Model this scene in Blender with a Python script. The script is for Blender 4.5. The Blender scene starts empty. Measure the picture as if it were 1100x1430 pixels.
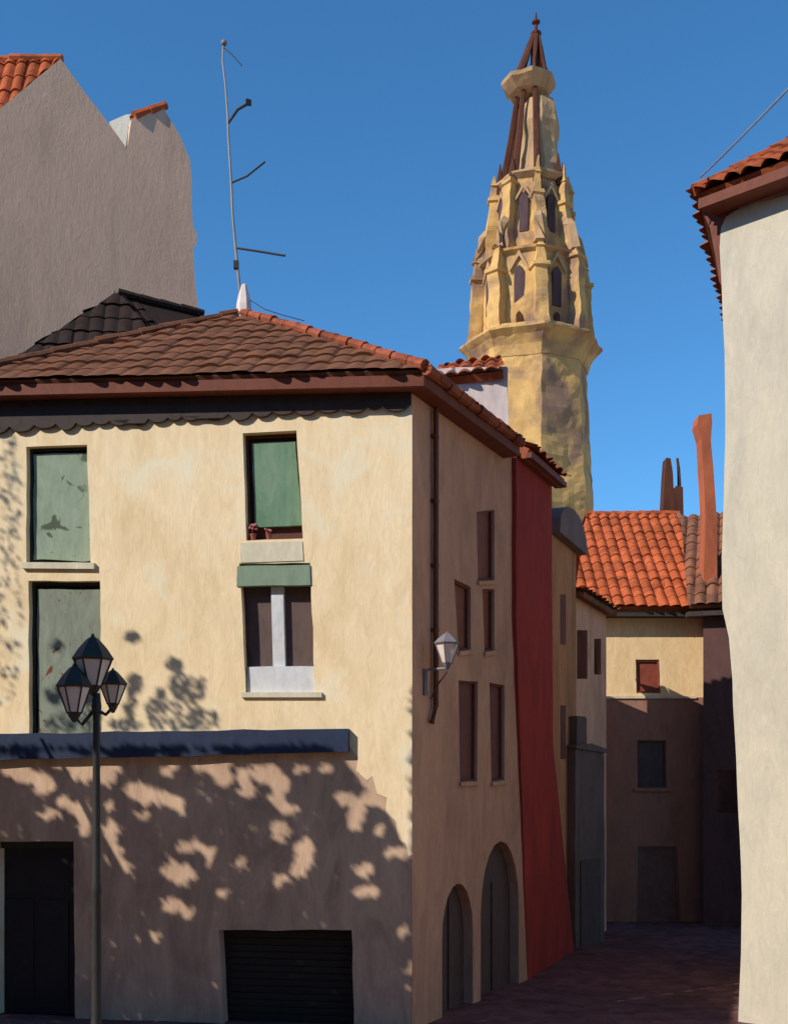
import bpy, bmesh, math, random
from mathutils import Vector, Matrix, noise
from mathutils.geometry import tessellate_polygon

random.seed(7)
S = bpy.context.scene
COL = S.collection
R = math.radians
F, HX, HY, EYE = 1600.0, 550.0, 1085.0, 3.94      # focal length and horizon of the view, eye height in metres

# ------------------------------------------------------------------ sun
SUN_AZ, SUN_EL = R(57), R(36)                      # from behind the viewer's left shoulder
S3 = Vector((-math.sin(SUN_AZ) * math.cos(SUN_EL), -math.cos(SUN_AZ) * math.cos(SUN_EL), math.sin(SUN_EL)))


def P(x, y, d):
    return Vector(((x - HX) / F * d, d, EYE + (HY - y) / F * d))


def px(p):
    return HX + F * p.x / p.y, HY - F * (p.z - EYE) / p.y


class Wall:
    """a vertical plane; s runs left to right seen from outside, w is outward"""
    def __init__(s, a, b):
        s.a = Vector((a[0], a[1], 0)); s.b = Vector((b[0], b[1], 0))
        s.u = (s.b - s.a).normalized(); s.n = Vector((s.u.y, -s.u.x, 0)); s.len = (s.b - s.a).length

    def depth(s, x):
        k = (x - HX) / F                            # a + u*q = t*(k,1)
        return (s.a.x * s.n.x + s.a.y * s.n.y) / (k * s.n.x + s.n.y)

    def uv(s, x, y):
        d = s.depth(x); p = P(x, y, d)
        return ((p - s.a).dot(s.u), p.z)

    def pt(s, q, z, w=0.0):
        p = s.a + s.u * q + s.n * w
        return Vector((p.x, p.y, z))

    def poly(s, pts):
        return [s.uv(*p) for p in pts]

    def rect(s, x0, y0, x1, y1):
        return s.poly([(x0, y1), (x1, y1), (x1, y0), (x0, y0)])


# ------------------------------------------------------------------ materials
def new_mat(name):
    m = bpy.data.materials.new(name); m.use_nodes = True
    nt = m.node_tree; b = nt.nodes['Principled BSDF']
    return m, nt, b


def plaster(name, c, c2=None, scale=0.9, var=0.18, rough=0.9, bump=0.25, stretch=0.35, fine=0.10, spots=None, cell=None):
    """weathered, brushed-on surface colour: broad patches, vertical brush streaks and fine grain"""
    m, nt, b = new_mat(name)
    N, L = nt.nodes, nt.links
    geo = N.new('ShaderNodeNewGeometry')
    mp = N.new('ShaderNodeMapping'); mp.inputs['Scale'].default_value = (scale, scale, scale * stretch)
    L.new(geo.outputs['Position'], mp.inputs['Vector'])
    n1 = N.new('ShaderNodeTexNoise'); n1.inputs['Scale'].default_value = 1.6; n1.inputs['Detail'].default_value = 5
    n1.inputs['Roughness'].default_value = 0.62; n1.inputs['Distortion'].default_value = 1.1
    L.new(mp.outputs['Vector'], n1.inputs['Vector'])
    cr = N.new('ShaderNodeValToRGB')
    c2 = c2 or [v * 0.75 for v in c]
    e = cr.color_ramp.elements
    e[0].position = 0.30; e[0].color = (*[v * (1 - var) for v in c2], 1)
    e[1].position = 0.72; e[1].color = (*[min(1, v * (1 + var * 0.6)) for v in c], 1)
    k = e.new(0.5); k.color = (*[(p + q) / 2 for p, q in zip(c, c2)], 1)
    L.new(n1.outputs['Fac'], cr.inputs['Fac'])
    mp2 = N.new('ShaderNodeMapping'); mp2.inputs['Scale'].default_value = (6, 6, 1.9)
    L.new(geo.outputs['Position'], mp2.inputs['Vector'])
    n2 = N.new('ShaderNodeTexNoise'); n2.inputs['Scale'].default_value = 1.4; n2.inputs['Detail'].default_value = 6
    n2.inputs['Roughness'].default_value = 0.7; n2.inputs['Distortion'].default_value = 1.3
    L.new(mp2.outputs['Vector'], n2.inputs['Vector'])
    mr = N.new('ShaderNodeMapRange'); mr.inputs['From Min'].default_value = 0.25; mr.inputs['From Max'].default_value = 0.75
    mr.inputs['To Min'].default_value = 1 - fine * 1.6; mr.inputs['To Max'].default_value = 1 + fine
    L.new(n2.outputs['Fac'], mr.inputs['Value'])
    mx = N.new('ShaderNodeMix'); mx.data_type = 'RGBA'; mx.blend_type = 'MULTIPLY'; mx.inputs['Factor'].default_value = 1
    L.new(cr.outputs['Color'], mx.inputs['A']); L.new(mr.outputs['Result'], mx.inputs['B'])
    out = mx.outputs['Result']
    if spots:
        n3 = N.new('ShaderNodeTexNoise'); n3.inputs['Scale'].default_value = spots[1]; n3.inputs['Detail'].default_value = 3
        n3.inputs['Distortion'].default_value = 0.8
        L.new(geo.outputs['Position'], n3.inputs['Vector'])
        c3 = N.new('ShaderNodeValToRGB'); c3.color_ramp.elements[0].position = spots[2]; c3.color_ramp.elements[1].position = spots[2] + (spots[3] if len(spots) > 3 else 0.06)
        L.new(n3.outputs['Fac'], c3.inputs['Fac'])
        m3 = N.new('ShaderNodeMix'); m3.data_type = 'RGBA'; m3.inputs['B'].default_value = (*spots[0], 1)
        L.new(c3.outputs['Color'], m3.inputs['Factor']); L.new(out, m3.inputs['A']); out = m3.outputs['Result']
    if cell:
        vo = N.new('ShaderNodeTexVoronoi'); vo.inputs['Scale'].default_value = cell[0]
        L.new(geo.outputs['Position'], vo.inputs['Vector'])
        sp = N.new('ShaderNodeSeparateColor'); L.new(vo.outputs['Color'], sp.inputs['Color'])
        m4 = N.new('ShaderNodeMapRange'); m4.inputs['To Min'].default_value = 1 - cell[1]; m4.inputs['To Max'].default_value = 1 + cell[1]
        L.new(sp.outputs['Red'], m4.inputs['Value'])
        m5 = N.new('ShaderNodeMix'); m5.data_type = 'RGBA'; m5.blend_type = 'MULTIPLY'; m5.inputs['Factor'].default_value = 1
        L.new(out, m5.inputs['A']); L.new(m4.outputs['Result'], m5.inputs['B']); out = m5.outputs['Result']
    L.new(out, b.inputs['Base Color'])
    b.inputs['Roughness'].default_value = rough
    b.inputs['Specular IOR Level'].default_value = 0.15
    bp = N.new('ShaderNodeBump'); bp.inputs['Strength'].default_value = bump; bp.inputs['Distance'].default_value = 0.02
    L.new(n2.outputs['Fac'], bp.inputs['Height']); L.new(bp.outputs['Normal'], b.inputs['Normal'])
    return m


def flat(name, c, rough=0.6, var=0.15, spec=0.3, metal=0.0):
    m = plaster(name, c, [v * 0.85 for v in c], scale=2.5, var=var, rough=rough, bump=0.1, stretch=0.6, fine=0.08)
    b = m.node_tree.nodes['Principled BSDF']
    b.inputs['Specular IOR Level'].default_value = spec; b.inputs['Metallic'].default_value = metal
    return m


M = {}
M['cream'] = plaster('cream_render', (0.84, 0.68, 0.45), (0.80, 0.61, 0.36), scale=0.9, var=0.07, bump=0.4, fine=0.08, spots=((0.80, 0.71, 0.51), 1.3, 0.55, 0.18))
M['beige'] = plaster('shade_browned_cream_render', (0.60, 0.415, 0.285), (0.46, 0.305, 0.215), scale=1.2, var=0.14, bump=0.5, fine=0.08)  # cream wall under tree shade, that shade browned into its colour
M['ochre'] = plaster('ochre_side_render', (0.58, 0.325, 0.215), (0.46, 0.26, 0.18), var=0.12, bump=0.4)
M['gable'] = plaster('taupe_gable_render', (0.76, 0.49, 0.325), (0.70, 0.45, 0.30), scale=0.5, var=0.10, fine=0.07, bump=0.4)
M['white'] = plaster('old_whitewash', (0.57, 0.51, 0.39), (0.51, 0.465, 0.375), scale=0.6, var=0.08, bump=0.6, fine=0.08)
M['whitehouse'] = plaster('pinkish_whitewash', (0.74, 0.62, 0.58), var=0.06)
M['red'] = plaster('oxblood_render', (0.36, 0.046, 0.036), (0.26, 0.038, 0.034), var=0.12)
M['brown'] = plaster('umber_render', (0.52, 0.25, 0.12), var=0.12)
M['pink'] = plaster('rose_brown_render', (0.80, 0.45, 0.29), var=0.10)
M['umberwall'] = plaster('umber_town_render', (0.34, 0.20, 0.12), var=0.1)
M['castshadow'] = plaster('cast_shadow_render', (0.17, 0.125, 0.115), var=0.10)  # dark tone of a cast shadow, given to a solid block
M['farcream'] = plaster('apricot_render', (0.84, 0.62, 0.35), (0.81, 0.57, 0.30), var=0.06)
M['farshade'] = plaster('shaded_apricot_render', (0.36, 0.185, 0.13), (0.30, 0.155, 0.11), var=0.10)  # shade on the lower apricot wall, put into its colour
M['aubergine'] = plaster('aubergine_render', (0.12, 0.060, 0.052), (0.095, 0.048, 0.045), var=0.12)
M['roofbrown'] = plaster('weathered_brown_tile', (0.185, 0.078, 0.040), (0.145, 0.060, 0.033), scale=1.5, var=0.18, stretch=1, spots=((0.22, 0.075, 0.035), 2.2, 0.66), cell=(2.6, 0.14))
M['roofdark'] = plaster('blackened_tile', (0.038, 0.023, 0.018), scale=1.5, var=0.2, stretch=1)
M['roofred'] = plaster('dull_red_tile', (0.30, 0.085, 0.045), var=0.18, stretch=1, cell=(2.6, 0.22))
M['ridgered'] = plaster('dull_orange_ridge_tile', (0.34, 0.09, 0.04), (0.20, 0.06, 0.035), scale=2.5, var=0.2, stretch=1, cell=(2.6, 0.3))
M['roofwhite'] = plaster('orange_tile', (0.38, 0.098, 0.034), (0.30, 0.075, 0.03), scale=1.6, var=0.15, stretch=1, cell=(2.6, 0.22))
M['rooforange'] = plaster('bright_orange_tile', (0.45, 0.105, 0.036), (0.36, 0.082, 0.03), scale=1.6, var=0.15, stretch=1, spots=((0.10, 0.035, 0.02), 2.8, 0.70), cell=(2.6, 0.22))
M['roofbrownfar'] = plaster('brown_tile', (0.24, 0.095, 0.05), (0.18, 0.085, 0.055), scale=1.2, var=0.15, stretch=1, cell=(2.6, 0.22))
M['roofgrey'] = plaster('lead_roof', (0.22, 0.16, 0.15), var=0.1)
M['soffit'] = flat('oxide_red_timber', (0.17, 0.045, 0.024), 0.7)
M['soffitdark'] = flat('dark_timber', (0.055, 0.040, 0.036), 0.8)
M['sandstone'] = plaster('ochre_sandstone', (0.66, 0.395, 0.14), (0.55, 0.33, 0.125), scale=0.5, var=0.14, stretch=0.5, bump=0.6, spots=((0.30, 0.175, 0.11), 0.36, 0.47, 0.14))
M['stonepink'] = plaster('rosy_sandstone', (0.50, 0.315, 0.17), scale=0.5, var=0.1, stretch=0.5)
M['spire'] = plaster('rusty_dark_stone', (0.11, 0.040, 0.024), var=0.2)
M['opening'] = plaster('dark_purple_louvre', (0.10, 0.060, 0.066), var=0.2)
M['navy'] = flat('navy_sign_paint', (0.022, 0.034, 0.075), 0.5)
M['greenblind'] = plaster('sage_blind', (0.225, 0.300, 0.215), (0.20, 0.275, 0.2), var=0.06, scale=2)
M['greenpale'] = plaster('pale_sage_blind', (0.29, 0.35, 0.26), (0.24, 0.31, 0.23), var=0.08, scale=2.5, spots=((0.085, 0.11, 0.075), 3.4, 0.60))  # dark green patches paint in reflected foliage
M['greengrey'] = plaster('grey_green_blind', (0.25, 0.285, 0.22), (0.19, 0.21, 0.175), var=0.10, scale=2.0, spots=((0.16, 0.055, 0.035), 5.0, 0.63))
M['greenrich'] = plaster('emerald_blind', (0.19, 0.27, 0.185), (0.115, 0.235, 0.145), var=0.10, scale=2)
M['maroonwood'] = flat('maroon_window_wood', (0.105, 0.032, 0.020), 0.6)
M['greenblack'] = flat('green_black_frame', (0.030, 0.040, 0.036), 0.6)
M['mauve'] = flat('mauve_brown_curtain', (0.115, 0.075, 0.068), 0.8)
M['whitewood'] = flat('white_window_paint', (0.64, 0.65, 0.66), 0.5, var=0.05)
M['sill'] = plaster('pale_sill', (0.72, 0.66, 0.50), var=0.05)
M['darkdoor'] = flat('blue_black_door', (0.018, 0.019, 0.024), 0.6)
M['shop'] = flat('black_shutter', (0.020, 0.018, 0.015), 0.7)
M['winbrown'] = flat('red_brown_shutter', (0.22, 0.072, 0.045), 0.7)
M['windark'] = flat('dark_red_shutter', (0.155, 0.055, 0.042), 0.7)
M['winplum'] = flat('plum_glass', (0.055, 0.045, 0.060), 0.35)
M['farplum'] = flat('plum_brown_boards', (0.19, 0.105, 0.085), 0.7)
M['archdark'] = flat('plum_black_door', (0.10, 0.062, 0.055), 0.7)
M['redshutter'] = flat('deep_maroon_shutter', (0.22, 0.04, 0.034), 0.6)
M['farshutter'] = flat('brick_red_shutter', (0.26, 0.06, 0.035), 0.7)
M['pipe'] = flat('rusty_pipe', (0.13, 0.042, 0.022), 0.6)
M['iron'] = flat('dark_iron', (0.040, 0.036, 0.033), 0.55)
M['greyiron'] = flat('purple_grey_iron', (0.20, 0.175, 0.19), 0.5)
M['lampglass'] = flat('frosted_pinkish_glass', (0.80, 0.66, 0.60), 0.4, var=0.08)
M['lampglass2'] = flat('frosted_pale_glass', (0.78, 0.66, 0.58), 0.4, var=0.05)
M['steel'] = flat('galvanised_steel', (0.27, 0.245, 0.23), 0.5)
M['terracotta'] = flat('terracotta', (0.30, 0.085, 0.065), 0.8)
M['petal'] = flat('pink_petals', (0.50, 0.16, 0.15), 0.7)
M['chimwhite'] = plaster('white_chimney_render', (0.72, 0.72, 0.60), var=0.06)
M['chimorange'] = plaster('brick_orange_render', (0.46, 0.13, 0.055), (0.36, 0.10, 0.05), var=0.12)
M['bark'] = plaster('bark', (0.12, 0.09, 0.065), var=0.2)
M['leaf'] = plaster('leaf', (0.07, 0.10, 0.03), var=0.2)
M['street'] = plaster('dark_street_paving', (0.175, 0.078, 0.070), (0.135, 0.060, 0.057), scale=0.6, var=0.2, stretch=1, bump=0.4, cell=(3.5, 0.25))
M['plaza'] = plaster('warm_plaza_paving', (0.27, 0.16, 0.075), scale=0.4, var=0.1, stretch=1)
M['earth'] = plaster('dry_earth', (0.48, 0.35, 0.23), scale=0.1, var=0.2, stretch=1)


# ------------------------------------------------------------------ object helpers
def link(name, bm, m, parent=None, smooth=False):
    bmesh.ops.recalc_face_normals(bm, faces=bm.faces)
    me = bpy.data.meshes.new(name); bm.to_mesh(me); bm.free()
    if smooth:
        for p in me.polygons: p.use_smooth = True
    o = bpy.data.objects.new(name, me); COL.objects.link(o)
    for mm in (m if isinstance(m, (list, tuple)) else [m]):
        me.materials.append(M[mm])
    if parent: o.parent = parent; o.matrix_parent_inverse = parent_inv(parent)
    return o


def parent_inv(p):
    # a part's own origin is the world's, so only a thing's base has to be undone
    return Matrix.Identity(4) if p.parent else p.matrix_basis.inverted()


def thing(name, label, cat, loc=(0, 0, 0), group=None):
    o = bpy.data.objects.new(name, None); COL.objects.link(o)
    o.location = loc; o.empty_display_size = 0.3
    o['label'] = label; o['category'] = cat
    if group: o['group'] = group
    return o


def tag(o, label, cat, group=None):
    o['label'] = label; o['category'] = cat
    if group: o['group'] = group
    return o


def wob(poly, amp=0.015, step=0.28, seed=0.0, closed=True):
    """hand-made edges: cut each edge up and let it wander a little"""
    out = []
    n = len(poly)
    for i in range(n):
        a = Vector((*poly[i], 0)); b = Vector((*poly[(i + 1) % n], 0))
        L = (b - a).length; k = max(1, int(L / step))
        t = (b - a).normalized() if L > 1e-6 else Vector((1, 0, 0)); nn = Vector((-t.y, t.x, 0))
        for j in range(k):
            p = a + (b - a) * (j / k)
            if j > 0:
                p += nn * amp * noise.noise(Vector((p.x * 2.3 + seed, p.y * 2.3, seed * 1.7))) * 1.6
            out.append((p.x, p.y))
    return out


def slab_bm(bm, w, outer, holes=(), w0=-0.3, w1=0.0):
    loops = [outer] + list(holes)
    flatp = [p for l in loops for p in l]
    tris = tessellate_polygon([[Vector((p[0], p[1], 0)) for p in l] for l in loops])
    fv = [bm.verts.new(w.pt(q, z, w1)) for q, z in flatp]
    bv = [bm.verts.new(w.pt(q, z, w0)) for q, z in flatp]
    for t in tris:
        try:
            bm.faces.new([fv[i] for i in t]); bm.faces.new([bv[i] for i in reversed(t)])
        except ValueError:
            pass
    k = 0
    for l in loops:
        n = len(l)
        for i in range(n):
            a, b = k + i, k + (i + 1) % n
            bm.faces.new([fv[a], fv[b], bv[b], bv[a]])
        k += n
    return bm


def slab(name, w, outer, holes=(), w0=-0.3, w1=0.0, m='cream', parent=None):
    return link(name, slab_bm(bmesh.new(), w, outer, holes, w0, w1), m, parent)


def frame(name, w, outer, t, w0, w1, m, parent, tt=None, tb=None):
    """a four-sided frame inside a quad; t side width, tt top, tb bottom"""
    tt = t if tt is None else tt; tb = t if tb is None else tb
    (a, b, c, d) = outer
    inner = [(a[0] + t, a[1] + tb), (b[0] - t, b[1] + tb), (c[0] - t, c[1] - tt), (d[0] + t, d[1] - tt)]
    return slab(name, w, outer, [list(reversed(inner))], w0, w1, m, parent)


def box_bm(bm, c, sx, sy, sz, rz=0.0):
    r = bmesh.ops.create_cube(bm, size=1)
    bmesh.ops.transform(bm, verts=r['verts'], matrix=Matrix.Translation(c) @ Matrix.Rotation(rz, 4, 'Z') @ Matrix.Diagonal((sx, sy, sz, 1)))
    return r['verts']


def tube_bm(bm, pts, rad, seg=8, cap=True):
    """tube along points; rad number or list"""
    pts = [Vector(p) for p in pts]
    rad = rad if isinstance(rad, (list, tuple)) else [rad] * len(pts)
    rings = []
    for i, p in enumerate(pts):
        t = (pts[min(i + 1, len(pts) - 1)] - pts[max(i - 1, 0)]).normalized()
        ref = Vector((0, 0, 1)) if abs(t.z) < 0.95 else Vector((1, 0, 0))
        x = t.cross(ref).normalized(); y = t.cross(x)
        rings.append([bm.verts.new(p + (x * math.cos(a) + y * math.sin(a)) * rad[i]) for a in [2 * math.pi * k / seg for k in range(seg)]])
    for a, b in zip(rings, rings[1:]):
        for k in range(seg):
            bm.faces.new([a[k], a[(k + 1) % seg], b[(k + 1) % seg], b[k]])
    if cap:
        bm.faces.new(rings[0][::-1]); bm.faces.new(rings[-1])
    return bm


def lathe_bm(bm, c, prof, seg=8, rot=0.0, cap=True):
    """prof: list of (radius, z); c gives x, y and the z origin"""
    c = Vector(c); rings = []
    for r, z in prof:
        rings.append([bm.verts.new(c + Vector((r * math.sin(rot + 2 * math.pi * k / seg), r * math.cos(rot + 2 * math.pi * k / seg), z))) for k in range(seg)])
    for a, b in zip(rings, rings[1:]):
        for k in range(seg):
            bm.faces.new([a[k], a[(k + 1) % seg], b[(k + 1) % seg], b[k]])
    if cap:
        bm.faces.new(rings[0][::-1]); bm.faces.new(rings[-1])
    return bm


def prism_bm(bm, pts, off):
    """closed prism of a planar polygon swept by the vector off"""
    off = Vector(off)
    a = [bm.verts.new(Vector(p)) for p in pts]; b = [bm.verts.new(Vector(p) + off) for p in pts]
    n = len(pts)
    bm.faces.new(a); bm.faces.new(b[::-1])
    for i in range(n):
        bm.faces.new([a[i], a[(i + 1) % n], b[(i + 1) % n], b[i]])
    return bm


def tiles_bm(poly, pitch=0.28, amp=0.045, course=0.42, seed=1, ragged=0.05):
    """barrel tiles on a convex roof polygon; poly[0]-poly[1] is the eave"""
    rnd = random.Random(seed)
    poly = [Vector(p) for p in poly]
    e = (poly[1] - poly[0]).normalized()
    n = (poly[1] - poly[0]).cross(poly[-1] - poly[0]).normalized()
    if n.z < 0: n = -n
    t = n.cross(e)
    if t.dot(poly[-1] - poly[0]) < 0: t = -t
    loc = [((p - poly[0]).dot(e), (p - poly[0]).dot(t)) for p in poly]
    s0 = min(a for a, _ in loc) - 0.1; s1 = max(a for a, _ in loc) + 0.1; t1 = max(b for _, b in loc)
    bm = bmesh.new()
    ns = int((s1 - s0) / pitch) + 1; nt = int(t1 / course) + 1
    K = 6
    off = [rnd.uniform(-ragged, ragged) for _ in range(ns + 1)]
    rows = []
    for j in range(nt):
        tilt = [[rnd.uniform(-0.014, 0.014) for _ in range(ns + 1)] for _ in (0, 1)]
        for q, (tt, up) in enumerate(((j * course, 0.030), ((j + 1) * course, 0.0))):
            row = []
            for i in range(ns):
                for k in range(K):
                    f = k / K
                    h = amp * abs(math.sin(math.pi * f)) * 1.5 - amp * 0.5
                    o_t = off[i] * (1 if j == 0 and q == 0 else 0)
                    lowend = -0.07 * math.sin(math.pi * f) if (j == 0 and q == 0) else 0
                    row.append(bm.verts.new(poly[0] + e * (s0 + (i + f) * pitch) + t * (tt + o_t + lowend) + n * (h + up + tilt[0][i])))
            rows.append(row)
    for a, b in zip(rows, rows[1:]):
        for k in range(len(a) - 1):
            bm.faces.new([a[k], a[k + 1], b[k + 1], b[k]])
    c = sum(poly, Vector()) / len(poly)
    for i in range(1, len(poly)):
        a, b = poly[i], poly[(i + 1) % len(poly)]
        if (b - a).length < 1e-4: continue
        pn = (b - a).cross(n).normalized()
        if pn.dot(c - a) > 0: pn = -pn
        bmesh.ops.bisect_plane(bm, geom=bm.verts[:] + bm.edges[:] + bm.faces[:], plane_co=a, plane_no=pn, clear_outer=True)
    return bm, n


def merge(bm, other):
    me = bpy.data.meshes.new('tmp'); other.to_mesh(me); other.free(); bm.from_mesh(me); bpy.data.meshes.remove(me)
    return bm


def slope(name, poly, m, parent, pitch=0.28, amp=0.045, course=0.42, seed=1, thick=0.10, ragged=0.05, inset=0.06, deck=True):
    bm, n = tiles_bm(poly, pitch, amp, course, seed, ragged)
    if deck:
        q = [Vector(p) for p in poly]; c = sum(q, Vector()) / len(q)
        q = [p + (c - p).normalized() * inset - n * (amp * 0.5 + 0.015) for p in q]
        prism_bm(bm, q, -n * thick)
    me_o = link_nr(name, bm, m, parent)
    return me_o


def link_nr(name, bm, m, parent):
    me = bpy.data.meshes.new(name); bm.to_mesh(me); bm.free()
    o = bpy.data.objects.new(name, me); COL.objects.link(o); me.materials.append(M[m])
    if parent: o.parent = parent; o.matrix_parent_inverse = parent_inv(parent)
    return o


def caps(name, a, b, m, parent, r=0.10, step=0.38, seed=3):
    rnd = random.Random(seed); a = Vector(a); b = Vector(b); L = (b - a).length; d = (b - a).normalized()
    bm = bmesh.new(); k = int(L / step)
    for i in range(k):
        p = a + d * (i * L / k); q = a + d * ((i + 1.12) * L / k)
        j = Vector((rnd.uniform(-.015, .015), rnd.uniform(-.015, .015), rnd.uniform(-.01, .02)))
        tube_bm(bm, [p + j, q + j], [r * 1.12, r * 0.88], 8)
    return link(name, bm, m, parent)


def curve_obj(name, pts, rad, m, parent=None, seg=8):
    return link(name, tube_bm(bmesh.new(), pts, rad, seg), m, parent)


# ================================================================== SETTING
def ground(name, pts, z, m):
    bm = bmesh.new(); bm.faces.new([bm.verts.new((x, y, z)) for x, y in pts])
    o = link(name, bm, m); o['kind'] = 'structure'
    return o


ground('ground', [(-600, -600), (600, -600), (600, 900), (-600, 900)], -0.012, 'earth')
ground('plaza', [(-30, -25), (24, -25), (24, 16.0), (-30, 16.0)], -0.006, 'plaza')
ground('street', [(-30, 16.0), (24, 16.0), (24, 45), (-30, 45)], 0.0, 'street')

# ================================================================== CORNER HOUSE
C0 = Vector((0.28, 17.8, 0))
dF = Vector((-6.78, 1.1, 0)).normalized(); dS = Vector((2.28, 4.4, 0)).normalized()
A0 = C0 + dF * 7.35
E0 = C0 + dS * 4.96
B0 = E0 + dF * 7.2
FR = Wall(A0, C0); SD = Wall(C0, E0)
WT = EYE + 6.00                                   # wall top
house = thing('corner_house', 'cream three storey corner house with brown hipped tile roof and navy sign board', 'house', C0)

frontL, frontR = 0.0, FR.len
zs = FR.uv(560, 1042)[1]
wins = {
    'ul': [(37, 785), (127, 786), (122, 621), (37, 624)],
    'll': [(41, 1026), (142, 1026), (140, 811), (40, 811)],
    'ur': [(344, 755), (423, 752), (414, 601), (339, 605)],
    'lr': [(343, 967), (440, 967), (433, 786), (334, 787)],
}
hole = {k: FR.poly(v) for k, v in wins.items()}
hw = {k: wob(v, 0.012, 0.25, i + 1.0) for i, (k, v) in enumerate(hole.items())}
# ragged seam follows the tree shade edge; browner render below paints shade in
rag = [(FR.uv(488, 1042)[0], zs)] + FR.poly([(500, 1058), (497, 1076), (512, 1090), (520, 1084), (526, 1108), (540, 1114), (538, 1134), (552, 1146), (556, 1172), (566, 1178), (571, 1196), (577, 1192)])
zr = rag[-1][1]
outer = [(0, zs)] + rag + [(FR.len, zr), (FR.len, WT), (0, WT)]
slab('wall', FR, wob(outer, 0.004, 0.5, 2), [list(reversed(v)) for v in hw.values()], -0.34, 0.0, 'cream', house)
door = [(-28, 1445), (105, 1445), (103, 1175), (-28, 1175)]
shop = [(312, 1445), (494, 1445), (491, 1299), (305, 1299)]
dh, sh = FR.poly(door), FR.poly(shop)
dh[0] = (dh[0][0], 0.0); dh[1] = (dh[1][0], 0.0); sh[0] = (sh[0][0], 0.0); sh[1] = (sh[1][0], 0.0)
dh[0] = (0.25, 0.0); dh[3] = (0.25, dh[3][1])
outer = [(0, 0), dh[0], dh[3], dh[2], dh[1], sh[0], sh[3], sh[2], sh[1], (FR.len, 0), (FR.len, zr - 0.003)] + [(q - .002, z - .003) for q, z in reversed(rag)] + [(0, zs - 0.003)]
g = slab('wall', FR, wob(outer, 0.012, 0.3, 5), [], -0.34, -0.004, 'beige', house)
g['label'] = 'shaded beige ground floor wall, tree shade partly painted in, flecked with light'

# side wall, its far edge leaning as in the picture
side_far_top = SD.uv(716, 655)[0]; side_far_bot = SD.uv(736, 1372)[0]
outer = [(0, 0), (side_far_bot, 0), (side_far_top, WT), (0, WT)]
sw = {
    'a': [(667, 812), (690, 810), (690, 712), (665, 715)],
    'b': [(676, 911), (690, 908), (690, 823), (673, 823)],
    'c': [(640, 910), (657, 907), (657, 820), (634, 808)],
    'd': [(642, 1092), (666, 1091), (667, 952), (640, 950)],
    'e': [(686, 1092), (704, 1089), (704, 957), (683, 953)],
}
sholes = {k: SD.poly(v) for k, v in sw.items()}


def arch(w, x0, x1, ytop, ybot, n=10):
    """arched doorway outline in pixels, down to the ground"""
    s0, z0 = w.uv(x0, ytop); s1, _ = w.uv(x1, ytop)
    cx, r = (s0 + s1) / 2, (s1 - s0) / 2
    rise = r * 1.35
    pts = [(s0, 0.0), (s1, 0.0)]
    for i in range(n + 1):
        a = math.pi * i / n
        pts.append((cx + r * math.cos(a), z0 - rise + rise * math.sin(a)))
    return pts


a1 = arch(SD, 617, 660, 1238, 1390); a2 = arch(SD, 671, 724, 1178, 1385)
so = [(0, 0), a1[0], *reversed(a1[2:]), a1[1], a2[0], *reversed(a2[2:]), a2[1], (side_far_bot, 0), (side_far_top, WT), (0, WT)]
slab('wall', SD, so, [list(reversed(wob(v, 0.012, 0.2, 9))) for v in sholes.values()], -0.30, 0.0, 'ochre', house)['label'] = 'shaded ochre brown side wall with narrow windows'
# rear and left walls close the body
REs = C0 + dS * (side_far_top - .31) - SD.n * .31; B0 = REs + dF * 6.9
RWl = Wall(REs, B0)
slab('wall', RWl, [(0, 0), (RWl.len, 0), (RWl.len, WT), (0, WT)], [], -0.3, 0.0, 'ochre', house)
WL = Wall(B0, A0)
slab('wall', WL, [(0, 0), (WL.len, 0), (WL.len, WT), (0, WT)], [], -0.3, 0.0, 'cream', house)

# windows of the front
def win(name_lbl, key, w, hp, back, pane_m):
    o = slab('window', w, [(hp[0][0] - .04, hp[0][1] - .04), (hp[1][0] + .04, hp[1][1] - .04), (hp[2][0] + .04, hp[2][1] + .04), (hp[3][0] - .04, hp[3][1] + .04)], [], back - 0.04, back, pane_m, house)
    if name_lbl: o['label'] = name_lbl
    return o


def shrink(q, l, r, t, b):
    return [(q[0][0] + l, q[0][1] + b), (q[1][0] - r, q[1][1] + b), (q[2][0] - r, q[2][1] - t), (q[3][0] + l, q[3][1] - t)]


h = hole['ul']; o = win('window with pale sage blind and green black frame', 'ul', FR, h, -0.20, 'winplum')
frame('frame', FR, h, 0.05, -0.199, -0.13, 'greenblack', o, 0.05, 0.03)
slab('blind', FR, wob(shrink(h, 0.07, 0.02, 0.10, 0.06), 0.02, 0.15, 4), [], -0.19, -0.115, 'greenpale', o)
slab('sill', FR, [(h[0][0] - .05, h[0][1] - .11), (h[1][0] + .08, h[1][1] - .11), (h[1][0] + .08, h[1][1] - .01), (h[0][0] - .05, h[0][1] - .01)], [], 0.003, 0.06, 'sill', o)
h = hole['ll']; o = win('tall window with stained grey green blind behind the lamp', 'll', FR, h, -0.20, 'winplum')
frame('frame', FR, h, 0.06, -0.199, -0.13, 'greenblack', o, 0.06, 0.0)
slab('blind', FR, wob(shrink(h, 0.10, 0.03, 0.12, 0.0), 0.015, 0.15, 6), [], -0.19, -0.115, 'greengrey', o)
h = hole['ur']; o = win('window with green roller blind in a maroon frame', 'ur', FR, h, -0.22, 'maroonwood')
frame('frame', FR, h, 0.045, -0.219, -0.15, 'maroonwood', o, 0.06, 0.04)
slab('blind', FR, wob(shrink(h, 0.11, 0.05, 0.13, 0.24), 0.012, 0.12, 8), [], -0.21, -0.13, 'greenrich', o)
slab('sill', FR, FR.poly([(336, 786), (424, 783), (422, 756), (336, 758)]), [], 0.003, 0.014, 'sill', o)
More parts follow.
